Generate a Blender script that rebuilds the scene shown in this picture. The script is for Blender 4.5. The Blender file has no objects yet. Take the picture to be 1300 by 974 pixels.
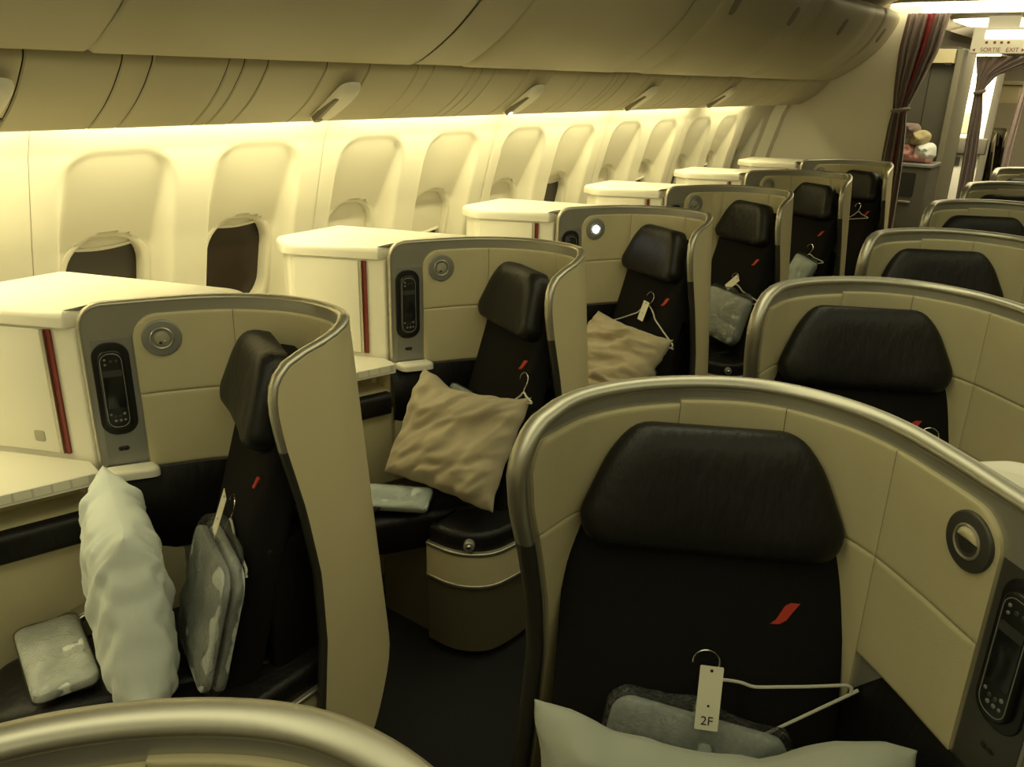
import bpy, bmesh, math, random
from mathutils import Vector, Matrix, noise

random.seed(7)
sc = bpy.context.scene
COL = sc.collection
PI = math.pi

# ------------------------------------------------------------------ camera
def make_camera():
    cd = bpy.data.cameras.new('camera')
    cam = bpy.data.objects.new('camera', cd)
    COL.objects.link(cam)
    yaw, pitch, roll = math.radians(35.24), math.radians(20.47), math.radians(1.494)
    fw = Vector((-math.sin(yaw) * math.cos(pitch), math.cos(yaw) * math.cos(pitch), -math.sin(pitch)))
    rt = Vector((math.cos(yaw), math.sin(yaw), 0))
    up = rt.cross(fw)
    r2 = rt * math.cos(roll) + up * math.sin(roll)
    u2 = up * math.cos(roll) - rt * math.sin(roll)
    m = Matrix((r2, u2, -fw)).transposed().to_4x4()
    m.translation = (0, 0, 1.8)
    cam.matrix_world = m
    cd.sensor_fit = 'HORIZONTAL'
    cd.sensor_width = 36.0
    cd.lens = 1046.0 / 1300.0 * 36.0
    cd.clip_start = 0.02
    sc.camera = cam
make_camera()

# ------------------------------------------------------------------ world, exposure
w = bpy.data.worlds.new('world')
sc.world = w
w.use_nodes = True
w.node_tree.nodes['Background'].inputs[0].default_value = (1.0, 0.86, 0.55, 1)
w.node_tree.nodes['Background'].inputs[1].default_value = 0.0
sc.view_settings.view_transform = 'Standard'
sc.view_settings.look = 'None'
sc.view_settings.gamma = 1
sc.view_settings.exposure = 0.0
sc.view_settings.use_curve_mapping = False

# ------------------------------------------------------------------ lamps
WARM = (1.0, 0.80, 0.40)
def area(name, loc, direction, sx, sy, watt, col=WARM, spread=PI):
    ld = bpy.data.lights.new(name, 'AREA')
    ld.shape = 'RECTANGLE'; ld.size = sx; ld.size_y = sy
    ld.energy = watt; ld.color = col; ld.spread = spread
    o = bpy.data.objects.new(name, ld)
    COL.objects.link(o)
    d = Vector(direction).normalized()
    # local y axis runs along the cabin (world Y)
    z = -d
    y = (Vector((0, 1, 0)) - z * z.y).normalized()
    x = y.cross(z)
    m = Matrix((x, y, z)).transposed().to_4x4()
    m.translation = loc
    o.matrix_world = m
    return o
SEAM0, PANEL = 1.115, 1.065
def cabin_lamps():
    for k in range(-2, 5):                       # cove lamps behind the lower lip of the bins
        y0 = SEAM0 + PANEL * k
        wt = 6.6 if k < 4 else 6
        ln = 1.0 if k < 4 else 0.7
        area('cove_lamp', (-2.295, y0 + 0.53 - (-0.05 if k == 4 else 0), 1.70), (-0.30, 0, -1), 0.03, ln, wt * ln, (1.0, 0.89, 0.46))
    area('ceiling_lamp', (0.60, 1.8, 2.40), (0, 0, -1), 1.2, 6.5, 22, (1.0, 0.955, 0.56))
    area('ceiling_lamp', (-0.80, 1.0, 2.40), (0, 0, -1), 0.35, 4.8, 17, (1.0, 0.955, 0.56))
    area('galley_lamp', (-1.0, 9.0, 2.36), (0, 0, -1), 0.8, 2.0, 4, (1.0, 0.90, 0.58))
cabin_lamps()

# ------------------------------------------------------------------ materials
MATS = {}
def mat(name, base, rough=0.5, metal=0.0, bump=0.0, bscale=60, var=0.0, vscale=8, emit=None, estr=0, spec=0.5, sheen=0.0, stretch=None):
    m = bpy.data.materials.new(name)
    m.use_nodes = True
    nt = m.node_tree
    b = nt.nodes['Principled BSDF']
    b.inputs['Base Color'].default_value = (*base, 1)
    b.inputs['Roughness'].default_value = rough
    b.inputs['Metallic'].default_value = metal
    b.inputs['Specular IOR Level'].default_value = spec
    if sheen:
        b.inputs['Sheen Weight'].default_value = sheen
        b.inputs['Sheen Roughness'].default_value = 0.5
    tc = nt.nodes.new('ShaderNodeTexCoord')
    src = tc.outputs['Object']
    if stretch:
        mp = nt.nodes.new('ShaderNodeMapping')
        mp.inputs['Scale'].default_value = stretch
        nt.links.new(src, mp.inputs['Vector']); src = mp.outputs['Vector']
    if var:
        n = nt.nodes.new('ShaderNodeTexNoise'); n.inputs['Scale'].default_value = vscale; n.inputs['Detail'].default_value = 4
        nt.links.new(src, n.inputs['Vector'])
        r = nt.nodes.new('ShaderNodeMix'); r.data_type = 'RGBA'
        r.inputs['A'].default_value = (*[c * (1 - var) for c in base], 1)
        r.inputs['B'].default_value = (*[min(1, c * (1 + var)) for c in base], 1)
        nt.links.new(n.outputs['Fac'], r.inputs['Factor'])
        nt.links.new(r.outputs['Result'], b.inputs['Base Color'])
    if bump:
        n2 = nt.nodes.new('ShaderNodeTexNoise'); n2.inputs['Scale'].default_value = bscale; n2.inputs['Detail'].default_value = 3
        nt.links.new(src, n2.inputs['Vector'])
        bp = nt.nodes.new('ShaderNodeBump'); bp.inputs['Strength'].default_value = bump; bp.inputs['Distance'].default_value = 0.01
        nt.links.new(n2.outputs['Fac'], bp.inputs['Height'])
        nt.links.new(bp.outputs['Normal'], b.inputs['Normal'])
    if emit:
        b.inputs['Emission Color'].default_value = (*emit, 1)
        b.inputs['Emission Strength'].default_value = estr
    MATS[name] = m
    return m
mat('cream_shell', (0.60, 0.53, 0.335), 0.42, bump=0.03, bscale=300, var=0.03)
mat('cream_liner', (0.58, 0.52, 0.33), 0.55, bump=0.08, bscale=260, var=0.04, vscale=20)
mat('silver', (0.50, 0.48, 0.41), 0.42, metal=0.9, bump=0.01, bscale=400)
mat('grey_metal', (0.30, 0.30, 0.285), 0.40, metal=0.4)
mat('frame_metal', (0.42, 0.41, 0.37), 0.38, metal=0.6)
mat('dark_metal', (0.085, 0.082, 0.072), 0.4, metal=0.4)
mat('white_plastic', (0.80, 0.77, 0.66), 0.35, var=0.02)
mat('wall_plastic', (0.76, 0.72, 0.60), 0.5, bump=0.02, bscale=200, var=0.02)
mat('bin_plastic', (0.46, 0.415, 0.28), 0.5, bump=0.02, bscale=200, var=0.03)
mat('black_fabric', (0.010, 0.0088, 0.0085), 0.95, bump=0.25, bscale=700, var=0.2, vscale=300, spec=0.2)
mat('black_leather', (0.006, 0.0052, 0.0048), 0.45, spec=0.38, bump=0.22, bscale=28, var=0.15, stretch=(2.2, 2.2, 0.5))
mat('black_plastic', (0.010, 0.010, 0.010), 0.35)
mat('rim_reflecting_dark', (0.035, 0.034, 0.028), 0.35)  # lower silver rim, its dark floor reflection put into the colour
mat('dark_recess', (0.03, 0.028, 0.024), 0.6)
mat('screen', (0.012, 0.013, 0.014), 0.15)
mat('screen_grey', (0.05, 0.05, 0.05), 0.2)
mat('button_grey', (0.22, 0.22, 0.22), 0.4)
mat('red', (0.55, 0.045, 0.025), 0.6)
mat('dark_red', (0.20, 0.022, 0.012), 0.4)
mat('brown_base', (0.105, 0.09, 0.055), 0.6, var=0.05)
mat('pod_shade', (0.22, 0.19, 0.125), 0.5)
mat('carpet', (0.005, 0.005, 0.006), 1.0, bump=0.5, bscale=500, var=0.4, vscale=120)
mat('pillow_pale', (0.40, 0.42, 0.37), 0.85, bump=0.12, bscale=500, var=0.03, sheen=0.2)
mat('pillow_grey', (0.78, 0.83, 0.80), 0.85, bump=0.12, bscale=500, var=0.03, sheen=0.2)
mat('pillow_beige', (0.41, 0.35, 0.24), 0.85, bump=0.12, bscale=500, var=0.10, vscale=14, sheen=0.2)
mat('blanket_grey', (0.46, 0.49, 0.48), 0.9, bump=0.3, bscale=160, var=0.1, vscale=50)
mat('white_pack', (0.74, 0.77, 0.74), 0.7, bump=0.1, bscale=200)
mat('blue_pack', (0.56, 0.64, 0.64), 0.5, bump=0.1, bscale=100)
mat('paper', (0.82, 0.79, 0.66), 0.7)
mat('ink', (0.02, 0.02, 0.02), 0.8)
mat('wire_white', (0.62, 0.60, 0.52), 0.45)
mat('chrome', (0.75, 0.74, 0.70), 0.15, metal=1.0)
mat('window_dark', (0.030, 0.020, 0.014), 0.3)
mat('lens', (0.38, 0.36, 0.28), 0.2, var=0.1)
mat('lamp_lit', (0.9, 0.9, 0.95), 0.4, emit=(0.93, 0.95, 1.0), estr=14)
mat('curtain', (0.22, 0.165, 0.145), 0.95, bump=0.2, bscale=300, sheen=0.2)
mat('curtain_red', (0.24, 0.03, 0.035), 0.95, bump=0.2, bscale=300)
mat('post', (0.19, 0.175, 0.125), 0.5)
mat('monument', (0.105, 0.097, 0.075), 0.5)
mat('ceiling_glow', (0.9, 0.85, 0.7), 0.5, emit=(1.0, 0.88, 0.52), estr=4.5)
mat('sign_glow', (0.9, 0.9, 0.8), 0.5, emit=(1.0, 0.95, 0.72), estr=4)
mat('pink', (0.55, 0.28, 0.26), 0.7, var=0.2)
mat('olive', (0.42, 0.36, 0.20), 0.7, var=0.2)

def film_material():
    m = bpy.data.materials.new('clear_film'); m.use_nodes = True
    nt = m.node_tree; nt.nodes.clear()
    out = nt.nodes.new('ShaderNodeOutputMaterial')
    tr = nt.nodes.new('ShaderNodeBsdfTransparent'); tr.inputs[0].default_value = (0.99, 0.99, 0.985, 1)
    gl = nt.nodes.new('ShaderNodeBsdfGlossy'); gl.inputs['Roughness'].default_value = 0.10
    mx = nt.nodes.new('ShaderNodeMixShader')
    fr = nt.nodes.new('ShaderNodeFresnel'); fr.inputs['IOR'].default_value = 1.65
    tc = nt.nodes.new('ShaderNodeTexCoord')
    n = nt.nodes.new('ShaderNodeTexNoise'); n.inputs['Scale'].default_value = 80; n.inputs['Detail'].default_value = 4; n.inputs['Distortion'].default_value = 1.2
    bp = nt.nodes.new('ShaderNodeBump'); bp.inputs['Strength'].default_value = 0.55; bp.inputs['Distance'].default_value = 0.02
    L = nt.links.new
    L(tc.outputs['Object'], n.inputs['Vector']); L(n.outputs['Fac'], bp.inputs['Height'])
    L(bp.outputs['Normal'], gl.inputs['Normal']); L(bp.outputs['Normal'], fr.inputs['Normal'])
    mm = nt.nodes.new('ShaderNodeMath'); mm.operation = 'MULTIPLY'; mm.inputs[1].default_value = 0.8
    L(fr.outputs[0], mm.inputs[0]); L(mm.outputs[0], mx.inputs[0]); L(tr.outputs[0], mx.inputs[1]); L(gl.outputs[0], mx.inputs[2])
    L(mx.outputs[0], out.inputs[0])
    MATS['clear_film'] = m
film_material()

# ------------------------------------------------------------------ object helpers
def root_loc(o):
    p = Vector((0, 0, 0))
    while o:
        p += o.location
        o = o.parent
    return p
def mesh(name, V, F, m, parent=None, sharp=40, flat=False, loc=None):
    me = bpy.data.meshes.new(name)
    off = root_loc(parent) if parent else Vector(loc or (0, 0, 0))
    me.from_pydata([tuple(Vector(v) - off) for v in V], [], F)
    bm = bmesh.new(); bm.from_mesh(me)
    bmesh.ops.remove_doubles(bm, verts=bm.verts, dist=1e-6)
    bmesh.ops.recalc_face_normals(bm, faces=bm.faces)
    bm.to_mesh(me); bm.free()
    if not flat:
        for p in me.polygons: p.use_smooth = True
        me.set_sharp_from_angle(angle=math.radians(sharp))
    me.materials.append(MATS[m])
    o = bpy.data.objects.new(name, me)
    COL.objects.link(o)
    if parent: o.parent = parent
    else: o.location = off
    return o
def tag(o, label, cat, group=None):
    o['label'] = label; o['category'] = cat
    if group: o['group'] = group
    return o
def thing(name, label, cat, loc=(0, 0, 0), group=None):
    o = bpy.data.objects.new(name, None)
    COL.objects.link(o)
    o.location = loc; o.empty_display_size = 0.1
    return tag(o, label, cat, group)
def struct(name, V, F, m, parent=None, **k):
    o = mesh(name, V, F, m, parent, **k)
    if not parent: o['kind'] = 'structure'
    return o
def struct_root(name, loc=(0, 0, 0)):
    o = bpy.data.objects.new(name, None); COL.objects.link(o); o.location = loc
    o['kind'] = 'structure'
    return o
def kids(o):
    return [c for c in bpy.data.objects if c.parent == o]
def dup(root, shift, label=None):
    def rec(o, par):
        c = o.copy(); COL.objects.link(c)
        if par: c.parent = par
        for ch in CH.get(o.name, []): rec(ch, c)
        return c
    CH = {}
    for o in list(bpy.data.objects):
        if o.parent: CH.setdefault(o.parent.name, []).append(o)
    r = rec(root, None)
    r.location = root.location + Vector(shift)
    if label: r['label'] = label
    return r

# ------------------------------------------------------------------ shape helpers (each returns verts, faces)
def merge(*parts):
    V, F = [], []
    for v, f in parts:
        n = len(V); V += list(v); F += [tuple(i + n for i in q) for q in f]
    return V, F
def box(lo, hi):
    x0, y0, z0 = lo; x1, y1, z1 = hi
    V = [(x0, y0, z0), (x1, y0, z0), (x1, y1, z0), (x0, y1, z0), (x0, y0, z1), (x1, y0, z1), (x1, y1, z1), (x0, y1, z1)]
    return V, [(0, 1, 2, 3), (4, 5, 6, 7), (0, 1, 5, 4), (1, 2, 6, 5), (2, 3, 7, 6), (3, 0, 4, 7)]
def rrect(w, h, r, n=6, cx=0, cy=0):
    r = min(r, w / 2 - 1e-5, h / 2 - 1e-5); P = []
    for (sx, sy, a0) in ((1, 1, 0), (-1, 1, 90), (-1, -1, 180), (1, -1, 270)):
        for k in range(n + 1):
            a = math.radians(a0 + 90 * k / n)
            P.append((cx + sx * (w / 2 - r) + r * math.cos(a), cy + sy * (h / 2 - r) + r * math.sin(a)))
    return P
def circle(r, n=32, cx=0, cy=0):
    return [(cx + r * math.cos(2 * PI * k / n), cy + r * math.sin(2 * PI * k / n)) for k in range(n)]
def round_poly(P, r, n=5):
    """round the corners of a polygon; r is one radius or a list"""
    out = []; N = len(P)
    for i in range(N):
        p0, p1, p2 = Vector(P[i - 1]), Vector(P[i]), Vector(P[(i + 1) % N])
        rr = r[i] if isinstance(r, (list, tuple)) else r
        a, b = (p0 - p1), (p2 - p1)
        d = min(rr, a.length * 0.49, b.length * 0.49)
        if d < 1e-5:
            out.append(tuple(p1)); continue
        A, B = p1 + a.normalized() * d, p1 + b.normalized() * d
        for k in range(n + 1):
            t = k / n
            q = A * (1 - t) ** 2 + p1 * 2 * t * (1 - t) + B * t * t
            out.append(tuple(q))
    return out
def inset(P, d):
    N = len(P); out = []
    ar = sum(P[i][0] * P[(i + 1) % N][1] - P[(i + 1) % N][0] * P[i][1] for i in range(N))
    sg = 1 if ar > 0 else -1
    for i in range(N):
        a = Vector(P[i]) - Vector(P[i - 1]); b = Vector(P[(i + 1) % N]) - Vector(P[i])
        if a.length < 1e-9: a = b
        if b.length < 1e-9: b = a
        t = (a.normalized() + b.normalized())
        if t.length < 1e-6: t = a
        t.normalize()
        n = Vector((-t.y, t.x)) * sg
        out.append((P[i][0] + n.x * d, P[i][1] + n.y * d))
    return out
class Frame:
    def __init__(s, O, U, V, N=None):
        s.O = Vector(O); s.U = Vector(U).normalized(); s.V = Vector(V).normalized()
        s.N = Vector(N).normalized() if N is not None else s.U.cross(s.V).normalized()
    def p(s, u, v, n=0): return s.O + s.U * u + s.V * v + s.N * n
    def moved(s, u=0, v=0, n=0, rot=0, dz=(0, 0, 0)):
        c, q = math.cos(rot), math.sin(rot)
        return Frame(s.p(u, v, n) + Vector(dz), s.U * c + s.V * q, s.V * c - s.U * q, s.N)
XY = Frame((0, 0, 0), (1, 0, 0), (0, 1, 0))
def plate(P, fr, h0, h1, bev=0.0, steps=3, both=False):
    """extruded outline with rounded upper (and lower) edge"""
    rings = []
    if both and bev:
        for k in range(steps + 1):
            a = PI / 2 * k / steps
            rings.append((bev * (1 - math.sin(a)), h0 + bev * (1 - math.cos(a))))
    else:
        rings.append((0, h0))
    if bev:
        for k in range(steps + 1):
            a = PI / 2 * k / steps
            rings.append((bev * (1 - math.cos(a)), h1 - bev * (1 - math.sin(a))))
    else:
        rings.append((0, h1))
    V, F = [], []; N = len(P)
    for (d, h) in rings:
        Q = inset(P, d) if d > 1e-7 else P
        V += [fr.p(u, v, h) for u, v in Q]
    for r in range(len(rings) - 1):
        for i in range(N):
            j = (i + 1) % N
            F.append((r * N + i, r * N + j, (r + 1) * N + j, (r + 1) * N + i))
    F.append(tuple(range(N))); F.append(tuple((len(rings) - 1) * N + i for i in range(N)))
    return V, F
def puff(P, fr, t_front, t_back, p=2.6, q=0.5, rings=9, base=0.0, wob=0.0, seed=0, ws=6.0, curve=0.0):
    """stuffed pad: outline P, thickness front / back, flat inside and rounded to the outline"""
    cx = sum(a for a, _ in P) / len(P); cy = sum(b for _, b in P) / len(P)
    N = len(P); V, F = [], []
    rs = [math.sin(PI / 2 * (k + 1) / rings) for k in range(rings)]
    wmax = max(abs(a - cx) for a, _ in P)
    def add(sign, t):
        idx = [len(V)]
        def H(u, v, r):
            h = sign * (base + (t - base) * max(0, 1 - r ** p) ** q) - curve * ((u - cx) / wmax) ** 2 * -1 * 1.0
            if wob:
                k = max(0, 1 - r ** 4)
                h += sign * wob * noise.noise(Vector((u * ws + seed, v * ws, seed * 1.7))) * k
            return h
        V.append(fr.p(cx, cy, H(cx, cy, 0)))
        for r in rs:
            for (a, b) in P:
                u, v = cx + (a - cx) * r, cy + (b - cy) * r
                V.append(fr.p(u, v, H(u, v, r)))
        b0 = idx[0]
        for i in range(N):
            F.append((b0, b0 + 1 + i, b0 + 1 + (i + 1) % N))
        for k in range(rings - 1):
            for i in range(N):
                j = (i + 1) % N
                F.append((b0 + 1 + k * N + i, b0 + 1 + k * N + j, b0 + 1 + (k + 1) * N + j, b0 + 1 + (k + 1) * N + i))
        return b0 + 1 + (rings - 1) * N
    a = add(1, t_front); b = add(-1, t_back)
    for i in range(N):
        j = (i + 1) % N
        F.append((a + i, a + j, b + j, b + i))
    return V, F
def tube(path, r, n=8, closed=False, caps=True):
    P = [Vector(p) for p in path]; N = len(P); V, F = [], []
    ref = None
    for i in range(N):
        if closed: t = P[(i + 1) % N] - P[i - 1]
        else: t = P[min(i + 1, N - 1)] - P[max(i - 1, 0)]
        t.normalize()
        if ref is None:
            ref = t.orthogonal().normalized()
        ref = (ref - t * ref.dot(t)).normalized()
        b = t.cross(ref)
        rr = r[i] if isinstance(r, (list, tuple)) else r
        for k in range(n):
            a = 2 * PI * k / n
            V.append(P[i] + ref * rr * math.cos(a) + b * rr * math.sin(a))
    for i in range(N if closed else N - 1):
        for k in range(n):
            l = (k + 1) % n; j = (i + 1) % N
            F.append((i * n + k, i * n + l, j * n + l, j * n + k))
    if caps and not closed:
        F.append(tuple(range(n))); F.append(tuple((N - 1) * n + k for k in range(n)))
    return V, F
def catmull(P, n=8, closed=False):
    P = [Vector(p) for p in P]; out = []; N = len(P)
    for i in range(N if closed else N - 1):
        if closed: p0, p1, p2, p3 = P[i - 1], P[i], P[(i + 1) % N], P[(i + 2) % N]
        else: p0, p1, p2, p3 = P[max(i - 1, 0)], P[i], P[i + 1], P[min(i + 2, N - 1)]
        for k in range(n):
            t = k / n
            out.append(0.5 * ((2 * p1) + (p2 - p0) * t + (2 * p0 - 5 * p1 + 4 * p2 - p3) * t * t + (3 * p1 - p0 - 3 * p2 + p3) * t ** 3))
    if not closed: out.append(P[-1])
    return out
def interp(T, x):
    if x <= T[0][0]: return T[0][1]
    for (a, b), (c, d) in zip(T, T[1:]):
        if x <= c:
            t = (x - a) / (c - a); return b + (d - b) * t
    return T[-1][1]
def smooth(a, b, x):
    t = min(1, max(0, (x - a) / (b - a))); return t * t * (3 - 2 * t)

# ------------------------------------------------------------------ room shell
YMIN, YMAX, YBULK = -1.6, 16.0, 7.10
CX = 0.43
def wall_base(z):
    return interp([(0, -2.54), (0.6, -2.60), (0.86, -2.5886), (1.27, -2.50), (1.56, -2.42), (1.75, -2.33), (1.95, -2.18)], z)
WIN_OFF = (0.265, 0.775)
def recess(y, z):
    d = 0
    for wy in WIN_OFF:
        # arched pocket: rounded-box distance, soft edge below, crisp edge above
        hw = 0.190
        cz, hz, r = 1.20, 0.365, 0.12
        qx, qz = abs(y - wy) - hw + r, abs(z - cz) - hz + r
        sd = math.hypot(max(qx, 0), max(qz, 0)) + min(max(qx, qz), 0) - r
        m = 1 - smooth(-0.038 if z < 1.45 else -0.038 + 0.022 * smooth(1.45, 1.53, z), 0.003, sd)
        dep = interp([(0.78, 0.03), (0.87, 0.079), (1.25, 0.080), (1.56, 0.004)], z)
        d = max(d, m * dep)
    return d
def sd_window(y, z, wy, w=0.285, h=0.395, r=0.125, cz=1.105):
    qx, qz = abs(y - wy) - w / 2 + r, abs(z - cz) - h / 2 + r
    return math.hypot(max(qx, 0), max(qz, 0)) + min(max(qx, qz), 0) - r
def sidewall():
    root = struct_root('wall_left', (-2.5, 0, 0))
    ny, nz = 107, 120
    V, F = [], []
    g = 0.0007
    ys = [g + (PANEL - 2 * g) * i / ny for i in range(ny + 1)]
    zs = [0.62 + (1.85 - 0.62) * j / nz for j in range(nz + 1)]
    for z in zs:
        for y in ys:
            e = min(y, PANEL - y)
            V.append((wall_base(z) - recess(y, z) - 0.003 * (1 - smooth(0, 0.010, e)), y, z))
    n = ny + 1
    for j in range(nz):
        for i in range(ny):
            yc, zc = (ys[i] + ys[i + 1]) / 2, (zs[j] + zs[j + 1]) / 2
            if any(sd_window(yc, zc, wy) < 0.0 for wy in WIN_OFF): continue
            F.append((j * n + i, j * n + i + 1, (j + 1) * n + i + 1, (j + 1) * n + i))
    me = None
    for k in range(-3, 6):
        if me is None:
            o = mesh('sidewall_panel', [(x, y + SEAM0 + PANEL * k, z) for x, y, z in V], F, 'wall_plastic', root, sharp=60)
            me = o.data; y00 = k
        else:
            o = bpy.data.objects.new('sidewall_panel', me); COL.objects.link(o); o.parent = root
            o.location = (0, PANEL * (k - y00), 0)
    # dado below and backing behind the joints
    dv = []
    for y in (YMIN, YBULK):
        for z in (0.0, 0.3, 0.62, 1.0, 1.27, 1.56, 1.75, 1.85):
            dv.append((wall_base(z) - (0.012 if z > 0.62 else 0) - (0.16 if 0.7 < z < 1.5 else 0), y, z))
    m = len(dv) // 2
    mesh('dado_panel', dv, [(i, i + 1, m + i + 1, m + i) for i in range(m - 1)], 'wall_plastic', root, sharp=80)
    return root
sidewall()

def windows():
    shades = {0: .08, 1: .05, 2: 1.0, 3: .52, 4: 1.0, 5: .1, 6: .6, 7: .3}
    num = 0
    for k in range(-1, 6):
        for q, wy in enumerate(WIN_OFF):
            yy = SEAM0 + PANEL * k + wy
            if yy > YBULK - 0.2: continue
            num += 1
            cz = 1.105
            lean = (wall_base(1.27) - wall_base(1.0)) / 0.27
            def X(z): return wall_base(z) - 0.079
            root = struct_root('window_%d' % num, (X(cz), yy, cz))
            fr = Frame((X(cz), yy, cz), (0, 1, 0), (lean, 0, 1), (1, 0, -lean))
            # frame ring: outer lip -> inner reveal
            outs = rrect(0.310, 0.425, 0.140, 8); mid = rrect(0.278, 0.388, 0.122, 8); inn = rrect(0.262, 0.370, 0.116, 8)
            V, F = [], []; N = len(outs)
            for P, h in ((outs, -0.004), (inset(outs, .004), .003), (mid, 0.003), (inn, -0.006), (inn, -0.05)):
                V += [fr.p(u, v, h) for u, v in P]
            for r in range(4):
                for i in range(N):
                    j = (i + 1) % N
                    F.append((r * N + i, r * N + j, (r + 1) * N + j, (r + 1) * N + i))
            mesh('window_frame', V, F, 'wall_plastic', root, sharp=50)
            mesh('pane', *plate(rrect(0.28, 0.39, 0.12, 8), fr, -0.052, -0.046), 'window_dark', root)
            idx = 2 * k + q
            sh = shades.get(idx, 0.25)
            h = 0.370 * sh
            if h > 0.01:
                top = 0.185
                # the shade: inner outline cut at its lower edge, with a rolled grip
                P = [(u, v) for u, v in rrect(0.260, 0.368, 0.115, 8)]
                cut = top - h - 0.004
                Q = [(u, max(v, cut + 0.012 * math.cos(u / 0.118 * PI / 2) * -1)) for u, v in P]
                s = mesh('window_shade', *plate(Q, fr, -0.034, -0.026), 'wall_plastic', root)
                if sh < 0.95:
                    path = [fr.p(u, cut - 0.012 * math.cos(u / 0.118 * PI / 2), -0.024) for u in [(-0.118 + 0.236 * i / 12) for i in range(13)]]
                    mesh('shade_grip', *tube(path, 0.006, 6), 'wall_plastic', s)
windows()

def extrude_profile(P, y0, y1, closed=True, ny=1):
    V = [(x, y0 + (y1 - y0) * k / ny, z) for k in range(ny + 1) for x, z in P]
    n = len(P); F = []
    for k in range(ny):
        for i in range(n if closed else n - 1):
            j = (i + 1) % n
            F.append((k * n + i, k * n + j, (k + 1) * n + j, (k + 1) * n + i))
    if closed:
        F.append(tuple(range(n))); F.append(tuple(ny * n + i for i in range(n)))
    return V, F
BINFACE = [tuple(p) for p in catmull([(-2.01, 1.832), (-1.985, 1.826), (-1.93, 1.846), (-1.83, 1.905), (-1.74, 1.975), (-1.655, 2.06), (-1.59, 2.16), (-1.555, 2.25), (-1.565, 2.30)], 4)]
BINFACE = [(p[0], p[1]) for p in BINFACE]
def face_frame(y, f):
    i = min(int(f * (len(BINFACE) - 1)), len(BINFACE) - 2)
    a, b = Vector(BINFACE[i]), Vector(BINFACE[i + 1])
    t = (b - a).normalized()
    return Frame((a.x, y, a.y), (0, 1, 0), (t.x, 0, t.y), (t.y, 0, -t.x))
def bins():
    seams = [-1.6, -0.29, 1.08, 2.45, 3.82, 5.19, 6.56, 7.02]
    labs = {1: 'cream overhead bin cut off by the top left corner, left of the first slanting seam',
            2: 'cream overhead bin above the first two suites, between the two slanting seams',
            3: 'cream overhead bin right of the second slanting seams, no latch slot on it',
            4: 'cream overhead bin with the two largest dark latch slots',
            5: 'cream overhead bin with one latch slot, second to last before the bulkhead',
            6: 'short cream overhead bin that ends at the bulkhead curtain, smallest latch slot'}
    body = BINFACE + [(-1.70, 2.33), (-2.08, 2.2), (-2.08, 1.87)]
    latch = {4: [4.40], 5: [5.35], 6: [6.56], 3: [3.74]}
    for i, (a, b0) in enumerate(zip(seams, seams[1:])):
        b = b0 - (.25 if b0 < 7 else .02)
        if i == 0: continue
        r = thing('overhead_bin', labs[i], 'overhead bin', (-1.9, (a + b) / 2, 2.0), 'overhead bins over the window seats')
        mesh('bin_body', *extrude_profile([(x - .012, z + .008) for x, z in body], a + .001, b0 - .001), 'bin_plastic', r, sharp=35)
        # door: shell slightly proud of the body with rounded ends
        V, F = [], []
        ys = [a + .007, a + .012, a + .024] + [a + .024 + (b - a - .048) * k / 6 for k in range(1, 6)] + [b - .024, b - .012, b - .007]
        n = len(BINFACE)
        for y in ys:
            e = min(y - a, b - y); d = -.011 * (1 - smooth(.007, .023, e))
            for q, (x, z) in enumerate(BINFACE):
                p = Vector(BINFACE[max(0, q - 1)]); p2 = Vector(BINFACE[min(n - 1, q + 1)]); t = (p2 - p).normalized()
                V.append((x + t.y * d, y, z - t.x * d))
        for k in range(len(ys) - 1):
            for q in range(n - 1):
                F.append((k * n + q, k * n + q + 1, (k + 1) * n + q + 1, (k + 1) * n + q))
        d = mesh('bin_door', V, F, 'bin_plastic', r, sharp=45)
        mesh('end_strip', *extrude_profile([(x - .004, z + .003) for x, z in BINFACE], b - .004, b0 - .002, closed=False), 'bin_plastic', r, sharp=45)
        for y in [yy for yy in (3.98, 4.80, 5.75, 6.74) if a < yy - .03 and yy + .03 < b]:
            fr = face_frame(y, 0.74)
            mesh('latch', *plate(rrect(.080, .105, .036, 5), fr, -.002, .002, .001), 'pod_shade', d)
bins()

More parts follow.
